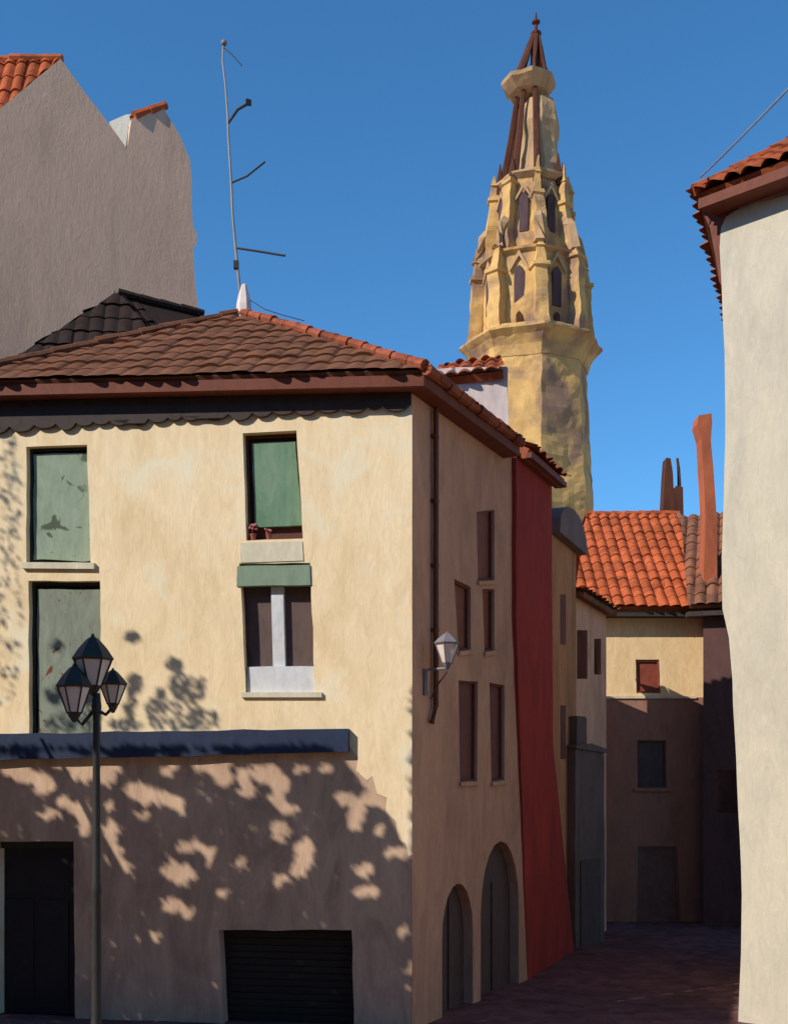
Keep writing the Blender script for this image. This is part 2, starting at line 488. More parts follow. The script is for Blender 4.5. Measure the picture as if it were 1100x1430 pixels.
h = hole['lr']; o = win('window with white mullion and white lower panel under a short green blind', 'lr', FR, h, -0.20, 'mauve')
frame('frame', FR, h, 0.03, -0.199, -0.14, 'maroonwood', o, 0.05, 0.0)
slab('blind', FR, wob(FR.poly([(331, 819), (434, 817), (433, 789), (332, 791)]), 0.012, 0.2, 3), [], -0.12, 0.025, 'greenblind', o)
slab('mullion', FR, FR.poly([(379, 932), (396, 932), (393, 818), (376, 818)]), [], -0.195, -0.10, 'whitewood', o)
slab('lower_panel', FR, wob(FR.poly([(344, 967), (439, 967), (437, 930), (344, 931)]), 0.01, 0.2, 2), [], -0.195, -0.06, 'whitewood', o)
slab('sill', FR, FR.poly([(338, 974), (450, 974), (450, 967), (338, 967)]), [], 0.003, 0.05, 'sill', o)
# flower pots standing in the upper window
for i, (xx, lab) in enumerate(((352, 'taller pink flower pot at the left end of the upper window ledge'), (374, 'low pink flower pot right of the taller one on the upper window ledge'))):
    q, z = FR.uv(xx, 753); z0 = FR.uv(xx, 755)[1]
    p = FR.pt(q, z0 + 0.02, -0.07)
    t = thing('flower_pot', lab, 'flower pot', p, 'flower pots in the upper window')
    link('pot', lathe_bm(bmesh.new(), p, [(0.035, 0), (0.05, 0.08), (0.055, 0.085), (0.055, 0.10), (0.045, 0.10)], 10), 'terracotta', t)
    bm = bmesh.new(); rr = random.Random(i)
    for k in range(16 if i == 0 else 9):
        c = p + Vector((rr.uniform(-.06, .06), rr.uniform(-.03, .03), 0.12 + rr.uniform(0, .14 if i == 0 else .06)))
        bmesh.ops.create_icosphere(bm, subdivisions=1, radius=rr.uniform(.014, .028), matrix=Matrix.Translation(c))
    link('flowers', bm, 'petal', t)
# doors and shop shutter
o = slab('door', FR, dh, [], -0.34, -0.28, 'darkdoor', house); o['label'] = 'dark blue black doorway at the left end'
frame('frame', FR, dh, 0.09, -0.279, -0.20, 'greenblack', o, 0.12, 0.0)
b_ = bmesh.new()
for i in range(2):
    s0 = dh[0][0] + 0.2 + i * 0.62
    slab_bm(b_, FR, [(s0, 0.2), (s0 + 0.5, 0.2), (s0 + 0.5, 1.9), (s0, 1.9)], [], -0.279, -0.26)
link('panel', b_, 'darkdoor', o)
o = slab('shop_shutter', FR, sh, [], -0.34, -0.26, 'shop', house)
b_ = bmesh.new()
for i in range(14):
    z = 0.05 + i * 0.11
    if z < sh[2][1] - 0.1: slab_bm(b_, FR, [(sh[0][0] + .03, z), (sh[1][0] - .03, z), (sh[1][0] - .03, z + .085), (sh[0][0] + .03, z + .085)], [], -0.259, -0.24)
link('slats', b_, 'shop', o)
# navy sign board along the facade
bd = FR.poly([(-40, 1062), (488, 1050), (488, 1018), (-40, 1026)])
bd[0] = (0.02, bd[0][1]); bd[3] = (0.02, bd[3][1])
slab('sign_board', FR, wob(bd, 0.02, 0.4, 11), [], 0.002, 0.12, 'navy', house)
# side windows and arched doors
for k, lab in zip('abcde', ('', '', '', '', '')):
    h = sholes[k]
    o = slab('window', SD, [(h[0][0] - .05, h[0][1] - .05), (h[1][0] + .05, h[1][1] - .05), (h[2][0] + .05, h[2][1] + .05), (h[3][0] - .05, h[3][1] + .05)], [], -0.16, -0.10, 'winbrown' if k in 'abc' else 'windark', house)
    frame('frame', SD, h, 0.035, -0.099, -0.05, 'windark', o)
    slab('sill', SD, [(h[0][0] - .05, h[0][1] - .07), (h[1][0] + .05, h[1][1] - .07), (h[1][0] + .05, h[1][1] - .005), (h[0][0] - .05, h[0][1] - .005)], [], 0.003, 0.05, 'ochre', o)
for a in (a1, a2):
    o = slab('arched_door', SD, a, [], -0.24, -0.18, 'archdark', house)
    cx = (a[0][0] + a[1][0]) / 2
    slab('middle_rail', SD, [(cx - .03, 0.02), (cx + .03, 0.02), (cx + .03, 2.0), (cx - .03, 2.0)], [], -0.179, -0.15, 'archdark', o)
# drainpipe down the side wall
pts = [SD.pt(SD.uv(603, 600)[0], SD.uv(603, y)[1], 0.07) for y in (572, 640, 760, 860, 905, 985)]
pts.append(SD.pt(SD.uv(598, 600)[0], SD.uv(600, 1010)[1], 0.06))
dp = curve_obj('drainpipe', pts, 0.045, 'pipe', house)
for y in (610, 700, 790, 880):
    c = SD.pt(SD.uv(603, 600)[0], SD.uv(603, y)[1], 0.04); b_ = bmesh.new(); box_bm(b_, c, 0.12, 0.12, 0.05, math.atan2(SD.u.y, SD.u.x))
    link('bracket', b_, 'pipe', dp)

# roof: eaves
ZE = EYE + 6.10
ov, ovs = 0.36, 0.36
def isect(p, d, q, e):
    k = ((q.x - p.x) * e.y - (q.y - p.y) * e.x) / (d.x * e.y - d.y * e.x)
    return p + d * k
fl = C0 + FR.n * ov; sl = C0 + SD.n * ovs
ER = isect(fl, FR.u, sl, SD.u); ER.z = EYE + 6.20
EL = A0 + FR.n * ov - FR.u * 0.45; EL.z = EYE + 6.46
RR = C0 + SD.u * 3.75 + SD.n * ovs; RR.z = EYE + 6.12
RL = B0 - FR.u * 0.45 + dS * -0.6; RL.z = ZE
AP = P(335, 438, 21.2); 
roof = slope('roof', [EL, ER, AP], 'roofbrown', house, 0.30, 0.019, 0.42, 4, ragged=0.06)
slope('slope', [ER, RR, AP], 'roofred', roof, 0.28, 0.05, 0.42, 5)
slope('slope', [RR, RL, AP], 'roofbrown', roof, 0.30, 0.05, 0.42, 6)
slope('slope', [RL, EL, AP], 'roofbrown', roof, 0.30, 0.05, 0.42, 7)
caps('ridge_tile', ER + Vector((0, 0, .05)), AP + Vector((0, 0, .03)), 'ridgered', roof, 0.085)
caps('ridge_tile', EL + Vector((0, 0, .05)), AP + Vector((0, 0, .02)), 'roofbrown', roof, 0.08, seed=8)
caps('ridge_tile', RR + Vector((0, 0, .05)), AP + Vector((0, 0, .02)), 'roofbrown', roof, 0.08, seed=9)
caps('eave_tile', ER + Vector((0, 0, .0)), RR + Vector((0, 0, .0)), 'roofred', roof, 0.09, seed=19)
# fascia boards, soffit and a dark scalloped strip standing in for the eave's shadow
def drop(p, z): return Vector((p.x, p.y, p.z - z))
b_ = bmesh.new()
iL = A0 + FR.n * 0.004 - FR.u * 0.45; iC = isect(C0 + FR.n * 0.004, FR.u, C0 + SD.n * 0.004, SD.u); iR = C0 + SD.u * 3.75 + SD.n * 0.004
iL = Vector((iL.x, iL.y, EL.z)); iC = Vector((iC.x, iC.y, ER.z)); iR = Vector((iR.x, iR.y, RR.z))
for q in ([EL, ER, iC, iL], [ER, RR, iR, iC]):
    c_ = (q[0] + q[1]) / 2; i_ = (q[2] + q[3]) / 2
    q = [drop(q[0] + (i_ - c_) * .10, .075), drop(q[1] + (i_ - c_) * .10, .075), drop(q[2], .075), drop(q[3], .075)]
    prism_bm(b_, q, (0, 0, -0.17))
link('soffit', b_, 'soffit', roof)
sc = []; q = FR.len - 0.01; zc = EYE + 5.78
rs_ = random.Random(2); top = []
while q > -0.3:
    wd = rs_.uniform(.22, .46); dp = rs_.uniform(.05, .11)
    for i in range(5):
        f = i / 5; sc.append((q - wd * f, zc - dp * math.sin(math.pi * f) ** .6 - .03 * (FR.len - q) / FR.len))
    q -= wd
sc.append((q, zc))
outer = [(q, EL.z - .26), (FR.len - 0.01, ER.z - .25)] + sc[:-1] + [(q, zc)]
slab('eave_shadow_strip', FR, outer, [], 0.003, 0.07, 'soffitdark', roof)

# ================================================================== TV ANTENNA
an = thing('tv_antenna', 'tall thin crooked television antenna with short side arms on the brown roof peak', 'antenna', AP)
D = 21.2
mast = [P(340, 436, D), P(335, 405, D), P(329, 345, D), P(325, 300, D), P(323, 255, D), P(319, 190, D), P(318, 160, D), P(315, 120, D), P(311, 85, D), P(312, 60, D)]
curve_obj('mast', mast, [.028, .027, .025, .023, .022, .021, .02, .018, .017, .014], 'steel', an)
curve_obj('arm', [P(329, 346, D), P(362, 351, D - .2), P(398, 357, D - .4)], 0.022, 'iron', an)
curve_obj('arm', [P(324, 255, D), P(345, 246, D - .2), P(370, 226, D - .4)], 0.018, 'iron', an)
curve_obj('arm', [P(319, 172, D), P(332, 153, D - .1), P(347, 144, D - .2)], [.022, .026, .03], 'iron', an)
curve_obj('arm', [P(312, 66, D), P(324, 76, D - .1), P(338, 92, D - .2)], 0.010, 'iron', an)
bm = bmesh.new(); bmesh.ops.create_icosphere(bm, subdivisions=2, radius=.06, matrix=Matrix.Translation(P(313, 60, D)))
link('finial', bm, 'steel', an)
for pp in ((P(330, 370, D), .09, .09, .14), (P(347, 143, D - .2), .10, .05, .10, .4)):
    bm = bmesh.new(); box_bm(bm, *pp); link('junction_box', bm, 'iron', an)
bm = bmesh.new(); lathe_bm(bm, P(341, 434, D) - Vector((0, 0, .15)), [(.15, 0), (.14, .25), (.11, .42), (.05, .62), (.03, .64)], 7)
link('base', bm, 'lampglass', an)
curve_obj('guy_wire', [P(348, 418, D), P(370, 432, D - .2), P(395, 440, D - .3), P(425, 448, D - .4)], 0.008, 'iron', an)

# ================================================================== DARK ROOFED HOUSE behind, between corner house and gable
dk = thing('dark_roofed_house', 'house with nearly black tile roof peeking between the brown roof and the taupe gable', 'house', (-5.5, 24.0, 0))
DA = P(166, 409, 23.6)
d1, d2 = P(-70, 560, 21.6), P(300, 485, 22.2)
d1.z = d2.z = min(d1.z, d2.z)
d3, d4 = Vector((-1.6, 26.0, d1.z)), Vector((-9.5, 25.8, d1.z))
rf = slope('roof', [d1, d2, DA], 'roofdark', dk, 0.28, .02, .42, 21)
R2 = P(282, 437, 24.2)
slope('slope', [d2, Vector((-1.6, 24.6, d2.z)), R2, DA], 'roofdark', rf, 0.28, .05, .42, 22)
slope('slope', [d4, d1, DA], 'roofdark', rf, 0.28, .05, .42, 23)
caps('ridge_tile', DA, R2, 'roofdark', rf, .09)
bm = bmesh.new()
fp = [Vector((d1.x + .5, d1.y + .45, 0)), Vector((d2.x - .2, d2.y + .45, 0)), Vector((-2.0, 24.4, 0)), Vector((-8.9, 25.0, 0))]
prism_bm(bm, fp, (0, 0, d1.z - .1)); link('wall', bm, 'ochre', dk)

# ================================================================== TAUPE GABLE HOUSE
GA, GB = Vector((-9.77, 25.65, 0)), Vector((-4.78, 27.85, 0))
G = Wall(GA, GB)
gh = thing('gable_house', 'tall taupe house with blank stepped gable wall and orange roof at far left', 'house', GA)
gp = [(-60, 640), (-60, 208), (0, 152), (85, 82), (118, 128), (152, 172), (178, 208), (184, 165), (229, 152), (252, 190), (266, 225), (270, 318), (275, 324), (275, 340), (270, 348), (273, 400), (278, 438), (278, 640)]
outer = G.poly(gp)
outer[0] = (outer[0][0], 0); outer[-1] = (outer[-1][0], 0)
slab('wall', G, wob(outer, 0.02, 0.5, 3), [], -0.35, 0.0, 'gable', gh)
PK = G.pt(*G.uv(85, 79), -0.10); RK = G.pt(*G.uv(-60, 207), -0.10); BK = G.pt(*G.uv(180, 214), -0.2)
RD = Vector((-1, 0.06, 0)).normalized() * 9
rf = slope('roof', [RK + RD, RK, PK, PK + RD], 'rooforange', gh, 0.28, .05, .45, 31)
slope('slope', [BK, BK + RD, G.pt(*G.uv(85, 88), -0.2) + RD, G.pt(*G.uv(85, 88), -0.2)], 'rooforange', rf, 0.28, .05, .45, 32)
caps('ridge_tile', PK + RD, PK + Vector((0, 0, .03)), 'rooforange', rf, .10)
s1, s2 = G.pt(*G.uv(183, 162), -0.08), G.pt(*G.uv(230, 149), -0.08)
s3 = G.pt(*G.uv(270, 226), 0.08)
BD = Vector((-0.21, 1, 0)).normalized() * 4
slope('slope', [s2 + Vector((0, 0, .02)), s2 + BD, s1 + BD, s1 + Vector((0, 0, .02))], 'rooforange', rf, .28, .04, .45, 33)
caps('ridge_tile', s1 + Vector((.1, 0, .03)), s2 + Vector((0, 0, .06)), 'rooforange', rf, .11, seed=14)
# body behind the gable wall
bm = bmesh.new()
bw = [G.pt(outer[i][0], outer[i][1] - (0.35 if 1 <= i <= 8 else 0.2), -0.352) for i in (0, 1, 2, 3)]
prism_bm(bm, [bw[0], bw[1], bw[2], bw[3], G.pt(outer[6][0], outer[6][1] - .3, -0.352), G.pt(outer[6][0], 0, -0.352)], RD)
link('body', bm, 'gable', gh)
bm = bmesh.new()
prism_bm(bm, [G.pt(outer[6][0] + .1, 0, -0.353), G.pt(outer[7][0], outer[7][1] - .3, -0.353), G.pt(outer[8][0], outer[8][1] - .3, -0.353), G.pt(outer[10][0], outer[10][1] - .3, -0.353), G.pt(outer[-1][0], 0, -0.353)], BD)
link('body', bm, 'gable', gh)
bm = bmesh.new(); prism_bm(bm, [P(153, 260, 28.3), P(190, 260, 28.3), P(190, 159, 28.3), P(176, 160, 28.3), P(153, 170, 28.3)], (0.1, 0.55, 0))
link('chimney', bm, 'chimwhite', rf)

# ================================================================== SMALL WHITE HOUSE behind the roof
wh = thing('white_house', 'small pinkish white house with red tile edge behind the corner house roof', 'house', (1.5, 24, 0))
WH = Wall((0.3, 24.1), (2.40, 23.9))
zt_ = WH.uv(700, 512)[1]
sR = WH.uv(709, 600)[0]
slab('wall', WH, wob([(0, 8), (sR, 8), (sR, zt_), (0, zt_)], .02, .5, 3), [], -1.5, 0, 'whitehouse', wh)
e0, e1 = P(614, 526, 23.9), P(705, 515, 23.7)
r0, r1 = e0 + Vector((0, .9, .52)), e1 + Vector((0, .9, .52))
rf = slope('roof', [e0, e1, r1, r0], 'roofwhite', wh, .28, .05, .42, 41, thick=.16)
slope('slope', [r1, r0, e0 + Vector((0, 1.9, 0.0)), e1 + Vector((0, 1.9, 0.0))], 'roofwhite', rf, .28, .05, .42, 42)
bm = bmesh.new(); prism_bm(bm, [WH.pt(0.05, 0, -.05), WH.pt(sR - .05, 0, -.05), WH.pt(sR - .05, 0, -1.45), WH.pt(.05, 0, -1.45)], (0, 0, 7.998)); link('body', bm, 'whitehouse', wh)

# ================================================================== RED HOUSE in the side street
RS = (SD.pt(SD.uv(735, 1372)[0], 0) + Vector((0.02, 0.02, 0)))
RE = Vector((4.03, 25.8, 0))
RW = Wall((RS.x - .30, RS.y - .74), RE)
rh = thing('red_house', 'narrow oxblood red house next to the ochre side wall in the alley', 'house', RS)
ztop0 = RW.uv(716, 622)[1]; ztop1 = RW.uv(770, 668)[1]
sb = RW.uv(801, 1330)[0]; st = RW.uv(770, 800)[0]; sm = RW.uv(772, 1000)[0]
zm = RW.uv(772, 1040)[1]
slab('wall', RW, wob([(0.82, 0), (sb, 0), (sm, zm), (st, ztop1), (0.0, ztop0), (0.0, 7.0)], .02, .4, 6), [], -4, 0, 'red', rh)
t0, t1 = RW.pt(0.05, ztop0 + .02, .28), RW.pt(st + .25, ztop1 + .02, .28)
rf = slope('roof', [t0, t1, t1 - RW.n * 2.6 + Vector((0, 0, 1.15)), t0 - RW.n * 2.6 + Vector((0, 0, 1.15))], 'roofred', rh, .28, .05, .42, 51, thick=.2)
bm = bmesh.new(); prism_bm(bm, [RW.pt(.1, ztop0 - .17, .02), RW.pt(st + .2, ztop1 - .17, .02), RW.pt(st + .2, ztop1 - .17, .27), RW.pt(.1, ztop0 - .17, .27)], (0, 0, .10))
link('soffit', bm, 'soffit', rf)

# ================================================================== UMBER HOUSE
BWl = Wall((3.45, 25.2), (4.52, 27.9))
bh = thing('umber_house', 'narrow dark umber house with rounded lead grey roof beyond the red house', 'house', (4, 26.5, 0))
s0 = 0.0; s1 = BWl.uv(804, 1000)[0]
z0 = BWl.uv(790, 762)[1]
slab('wall', BWl, [(s0, 0), (s1, 0), (s1, z0), (s0, z0)], [], -1.7, 0, 'brown', bh)
# barrel shaped lead roof
bm = bmesh.new()
arc = []
for i in range(9):
    a = math.pi * i / 8
    arc.append(BWl.pt(s0 - .1 + (s1 - s0 + .35) * (0.5 - 0.5 * math.cos(a)), z0 + .005 + 0.78 * math.sin(a) ** .8, .22))
prism_bm(bm, arc, -BWl.n * 1.9); link('roof', bm, 'roofgrey', bh)
w = slab('window', BWl, BWl.rect(782, 900, 789, 830), [], .003, .012, 'windark', bh)
w = slab('window', BWl, BWl.rect(782, 1060, 789, 985), [], .003, .012, 'windark', bh)

# ================================================================== ROSE BROWN HOUSE
PW = Wall((4.40, 27.7), (5.42, 29.35))
ph = thing('rose_house', 'rose brown house with thin shutters beside the lit apricot house', 'house', (5, 28.5, 0))
sR = PW.uv(846, 900)[0]
pz0, pz1 = PW.uv(806, 832)[1], PW.uv(845, 858)[1]
pz = min(pz0, pz1)
whs = [PW.rect(805, 948, 820, 880), PW.rect(829, 942, 839, 892)]
slab('wall', PW, [(-.1, 0), (sR, 0), (sR, pz1), (-.1, pz0)], [list(reversed(h)) for h in whs], -0.8, 0, 'pink', ph)
for h in whs:
    o = slab('window', PW, shrink(h, -.03, -.03, -.03, -.03), [], -.10, -.05, 'farshutter', ph)
    frame('frame', PW, h, .04, -.049, -.01, 'winbrown', o)
e0, e1 = PW.pt(-.2, pz0 + .08, .3), PW.pt(sR + .12, pz1 + .08, .3)
up = -PW.n * 0.75 + Vector((0, 0, 0.13))
rf = slope('roof', [e0, e1, e1 + up, e0 + up], 'roofbrownfar', ph, .28, .05, .42, 61, thick=.12)
slope('slope', [e1 + up, e0 + up, e0 - PW.n * 1.22 - Vector((0, 0, .03)), e1 - PW.n * 1.22 - Vector((0, 0, .03))][::-1], 'rooforange', rf, .28, .05, .42, 62)

bm = bmesh.new(); prism_bm(bm, [PW.pt(0, 0, -.802), PW.pt(sR - .1, 0, -.802), PW.pt(sR - .1, 0, -2.2), PW.pt(0, 0, -2.2)], (0, 0, 7.6)); link('shading_wing', bm, 'pink', ph)  # unseen wing added, its height set to shade the apricot wall

# ================================================================== SHADOW BLOCK: a cast roof and chimney shadow built as a solid
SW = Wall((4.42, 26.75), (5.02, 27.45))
lh = thing('shadow_block', 'tall dark grey block built in place of a roof and chimney shadow on the rose house', 'shadowblock', (4.7, 27, 0))
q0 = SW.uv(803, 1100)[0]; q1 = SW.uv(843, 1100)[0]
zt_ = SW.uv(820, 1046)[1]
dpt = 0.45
slab('wall', SW, wob([(q0, 0), (q1 + .02, 0), (q1, zt_ - .12), (q1 - .03, zt_ - .05), (q0, zt_)], .02, .3, 2), [], -dpt, 0, 'castshadow', lh)  # face of the shadow block
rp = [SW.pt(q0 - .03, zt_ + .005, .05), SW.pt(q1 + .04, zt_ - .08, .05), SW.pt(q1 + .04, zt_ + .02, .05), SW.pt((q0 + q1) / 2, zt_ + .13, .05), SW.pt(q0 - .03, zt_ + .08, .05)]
bm = bmesh.new(); prism_bm(bm, rp, -SW.n * (dpt + .08)); rf = link('roof', bm, 'castshadow', lh)  # top of the shadow block, in place of the roof's shadow
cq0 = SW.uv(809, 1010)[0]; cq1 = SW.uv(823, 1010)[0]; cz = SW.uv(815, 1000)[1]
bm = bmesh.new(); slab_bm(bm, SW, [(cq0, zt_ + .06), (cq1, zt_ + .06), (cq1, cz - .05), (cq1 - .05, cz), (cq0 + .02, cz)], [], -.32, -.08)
link('chimney', bm, 'castshadow', rf)  # stands in for the chimney's shadow
slab('door', SW, [(q0 + .2, 0), (q1 - .2, 0), (q1 - .2, 2.0), (q0 + .2, 2.0)], [], .003, .03, 'archdark', lh)  # added to the shadow block

# ================================================================== APRICOT FAR HOUSE closing the street
FW = Wall((4.6, 31.2), (9.6, 31.2))
fh = thing('apricot_house', 'apricot house with bright orange roof closing the end of the alley', 'house', (7, 31.2, 0))
zsplit = FW.uv(900, 974)[1]; ztop = FW.uv(900, 850)[1]
sL, sR = 0.2, FW.uv(1000, 900)[0]
w1 = FW.poly([(888, 968), (922, 968), (920, 921), (887, 921)])
slab('wall', FW, wob([(sL, zsplit), (sR, zsplit), (sR, ztop), (sL, ztop)], .004, .5, 1), [list(reversed(wob(w1, .015, .2, 4)))], -3.5, 0, 'farcream', fh)
o = slab('window', FW, shrink(w1, -.05, -.05, -.05, -.05), [], -.14, -.08, 'farshutter', fh); o['label'] = 'small brick red shutter'
frame('frame', FW, w1, .05, -.079, -.03, 'winbrown', o)
w2 = FW.poly([(889, 1100), (930, 1100), (929, 1034), (889, 1034)]); w3 = FW.poly([(888, 1292), (950, 1292), (944, 1182), (890, 1182)])
w3[0] = (w3[0][0], 0.0); w3[1] = (w3[1][0], 0.0)
slab('wall', FW, [(sL, 0), w3[0], w3[3], w3[2], w3[1], (sR, 0), (sR, zsplit - .004), (sL, zsplit - .004)], [list(reversed(wob(w2, .015, .2, 3)))], -3.5, .03, 'farshade', fh)['label'] = 'lower storey with its shade painted in as dark brown'
o = slab('window', FW, shrink(w2, -.05, -.05, -.05, -.05), [], -.14, -.08, 'winplum', fh)
frame('frame', FW, w2, .05, -.079, -.03, 'archdark', o)
slab('sill', FW, [(w2[0][0] - .1, w2[0][1] - .1), (w2[1][0] + .1, w2[1][1] - .1), (w2[1][0] + .1, w2[1][1] - .01), (w2[0][0] - .1, w2[0][1] - .01)], [], .034, .09, 'farshade', o)
o = slab('door', FW, w3, [], -.10, -.05, 'farplum', fh); frame('frame', FW, w3, .08, -.049, -.01, 'farplum', o)
slab('ledge', FW, [(sL, zsplit - .03), (FW.uv(971, 974)[0], zsplit - .03), (FW.uv(971, 974)[0], zsplit + .03), (sL, zsplit + .03)], [], .034, .07, 'sill', fh)
e0, e1 = P(800, 866, 30.75), P(1012, 866, 30.75)
e0.z = e1.z = P(900, 846, 30.75).z
r0, r1 = P(818, 718, 34.8), P(946, 718, 34.8)
rf = slope('roof', [e0, e1, r1, r0], 'rooforange', fh, .30, .06, .45, 71)
slope('slope', [e1, e1 + Vector((0, 8, 0)), r1], 'roofbrownfar', rf, .30, .06, .45, 72)
slope('slope', [e1 + Vector((0, 8, 0)), e0 + Vector((0, 8, 0)), r0, r1], 'rooforange', rf, .30, .06, .45, 73)
caps('ridge_tile', r0, r1, 'rooforange', rf, .10)
caps('ridge_tile', e1, r1, 'roofbrownfar', rf, .09, seed=12)
bm = bmesh.new(); prism_bm(bm, [e0 + Vector((0, .06, -.17)), e1 + Vector((0, .06, -.17)), e1 + Vector((0, .44, -.17)), e0 + Vector((0, .44, -.17))], (0, 0, -.10)); link('soffit', bm, 'soffitdark', rf)
# dark chimney stack standing on the ridge
bm = bmesh.new()
prism_bm(bm, [P(925, 722, 35), P(954, 722, 35), P(953, 680, 35), P(944, 678, 35), P(940, 682, 35), P(939, 660, 35), P(936, 640, 35), P(930, 639, 35), P(928, 664, 35)], (0, .5, 0))
ch = link('chimney', bm, 'spire', rf)
curve_obj('chimney_pot', [P(948, 680, 35.2), P(947, 655, 35.2), P(945, 640, 35.2)], [.06, .05, .04], 'spire', ch)

# ================================================================== AUBERGINE HOUSE on the right of the street
RH = Wall((FW.a.x + FW.uv(970, 1000)[0] - .05, 30.2), (11.5, 29.2))
ah = thing('aubergine_house', 'very dark aubergine house with brown roof and tall orange chimney beside the white wall', 'house', RH.a)
zt_ = RH.uv(1000, 850)[1]
h = RH.rect(998, 1135, 1032, 1076)
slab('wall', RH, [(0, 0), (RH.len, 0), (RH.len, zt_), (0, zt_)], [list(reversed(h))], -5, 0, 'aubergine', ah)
o = slab('window', RH, shrink(h, -.04, -.04, -.04, -.04), [], -.12, -.06, 'archdark', ah); frame('frame', RH, h, .05, -.059, -.02, 'windark', o)
e0, e1 = RH.pt(-.38, zt_ + .08, .35), RH.pt(RH.len, zt_ + .08, .35)
r0, r1 = P(950, 722, 33.5), P(1090, 718, 33.0)
rf = slope('roof', [e0, e1, r1, r0], 'roofbrownfar', ah, .30, .06, .45, 81)
bm = bmesh.new(); prism_bm(bm, [e0 + Vector((.02, .03, -.17)), e1 + Vector((0, .03, -.17)), e1 + Vector((0, .34, -.17)), e0 + Vector((.02, .34, -.17))], (0, 0, -.12)); link('soffit', bm, 'soffitdark', rf)
bm = bmesh.new()
cd = 30.6
cp = [P(981, 830, cd), P(1001, 830, cd), P(1000, 720, cd), P(996, 660, cd), P(992, 615, cd), P(994, 590, cd), P(993, 577, cd), P(975, 580, cd), P(973, 592, cd), P(979, 612, cd), P(981, 650, cd), P(985, 720, cd)]
prism_bm(bm, cp, (0, .55, 0)); link('chimney', bm, 'chimorange', rf)

# ================================================================== WHITE HOUSE at the right
WA = P(1012, 1430, 18.6); WB = Vector((WA.x + 4.6, WA.y - 4.3, 0))
WW = Wall((WA.x - .45, WA.y + .42), WB)
wr = thing('whitewashed_house', 'tall whitewashed house with bulging wall edge and orange tile eave at right edge', 'house', WA)
edge = [(1030, 1470), (1030, 1425), (1034, 1330), (1034, 1210), (1030, 1130), (1025, 1020), (1022, 950), (1017, 890), (1008, 850), (1007, 780), (1010, 690), (1012, 580), (1011, 490), (1007, 400), (1004, 345), (1006, 318), (1013, 303), (1026, 294)]
pe = WW.poly(edge); pe[0] = (pe[0][0], 0.0)
ZT = pe[-1][1]
outer = pe + [(WW.uv(1060, 283)[0], WW.uv(1060, 283)[1]), (WW.uv(1100, 272)[0], WW.uv(1100, 272)[1]), (WW.len, ZT + .25), (WW.len, 0)]
slab('wall', WW, wob(outer, .012, .4, 2), [], -.5, 0, 'white', wr)
bk = Vector((0.36, 0.93, 0)) * 7
bm = bmesh.new(); q = WW.pt(pe[1][0] + .3, 0, -.502)
prism_bm(bm, [q, WW.pt(WW.len, 0, -.502), WW.pt(WW.len, 0, -.502) + bk, q + bk], (0, 0, ZT - .1)); link('body', bm, 'white', wr)
ze = WW.uv(1012, 270)[1]
sl_ = WW.uv(969, 267)[0] + .15
eA, eB = WW.pt(sl_, ze, .40), WW.pt(WW.len + .3, ze, .40)
eA = P(969, 268, WW.depth(985) - .35); eB = Vector((eB.x, eB.y, eA.z))
upv = -WW.n * 3.2 + Vector((0, 0, 2.25))
upl = upv + WW.u * 2.4
rf = slope('roof', [eA, eB, eB + upv, eA + upl], 'roofwhite', wr, .30, .06, .42, 91, thick=.16, ragged=.05)
eC = eA + bk * .9
slope('slope', [eC, eA, eA + upl], 'roofwhite', rf, .30, .06, .42, 92)
caps('ridge_tile', eA + Vector((0, 0, .03)), eA + upl, 'roofwhite', rf, .09)
bm = bmesh.new()
z1 = eA.z - .10
sq = [eA + WW.u * .05 - WW.n * .03, eB - WW.n * .03, WW.pt(WW.len, 0, .003), WW.pt(pe[-1][0], 0, .003), WW.pt(pe[-3][0], 0, -.3)]
prism_bm(bm, [Vector((p.x, p.y, z1 - .02)) for p in sq], (0, 0, -.16)); link('soffit', bm, 'soffit', rf)
bm = bmesh.new()
slab_bm(bm, WW, WW.poly([(974, 284), (1030, 272), (1030, 300), (1020, 304), (1012, 312), (1009, 345), (1008, 402), (1003, 392), (998, 360), (990, 318), (980, 296)]), [], -.42, -.012)
link('eave_bracket', bm, 'soffit', rf)
cb = curve_obj('overhead_cable', [P(977, 248, 18.2), P(1000, 226, 19), P(1040, 186, 20.4), P(1085, 140, 22), P(1130, 92, 24), P(1260, -60, 28)], [.014, .017, .020, .026, .026, .026], 'steel')
tag(cb, 'thin grey overhead cable rising from the orange eave corner', 'cable')

# ================================================================== CATHEDRAL TOWER
TD = 70.0; K = TD / F
TC = Vector(((740 - HX) * K, TD, 0))
def tz(y): return EYE + (HY - y) * K
tw = thing('cathedral_tower', 'ochre sandstone cathedral tower with pinnacles and openwork spire', 'tower', TC)
ROT = -R(3)
cs = 1 / math.cos(math.pi / 8)
def erode(bm, edge, amp):
    # weathered stone: cut long edges up and eat into the surface
    for _ in range(8):
        es = [e for e in bm.edges if e.calc_length() > edge]
        if not es: break
        bmesh.ops.subdivide_edges(bm, edges=es, cuts=1, use_grid_fill=True)
    bmesh.ops.triangulate(bm, faces=bm.faces)
    for v in bm.verts:
        q = v.co * 0.55
        v.co += Vector((noise.noise(q), noise.noise(q + Vector((9, 3, 1))), .5 * noise.noise(q + Vector((2, 7, 5))))) * amp + Vector((noise.noise(q * 3), noise.noise(q * 3 + Vector((9, 3, 1))), 0)) * amp * .5
def octo(name, prof, m, parent, cx=740, seg=8):
    c = Vector(((cx - HX) * K, TD, 0))
    bm = lathe_bm(bmesh.new(), c, [(r * K * cs, tz(y)) for r, y in prof], seg, ROT)
    erode(bm, 0.42, 0.15); return link(name, bm, m, parent)
shaft = octo('shaft', [(86, 1180), (83, 720), (78, 620), (74, 545), (74, 512)], 'sandstone', tw)
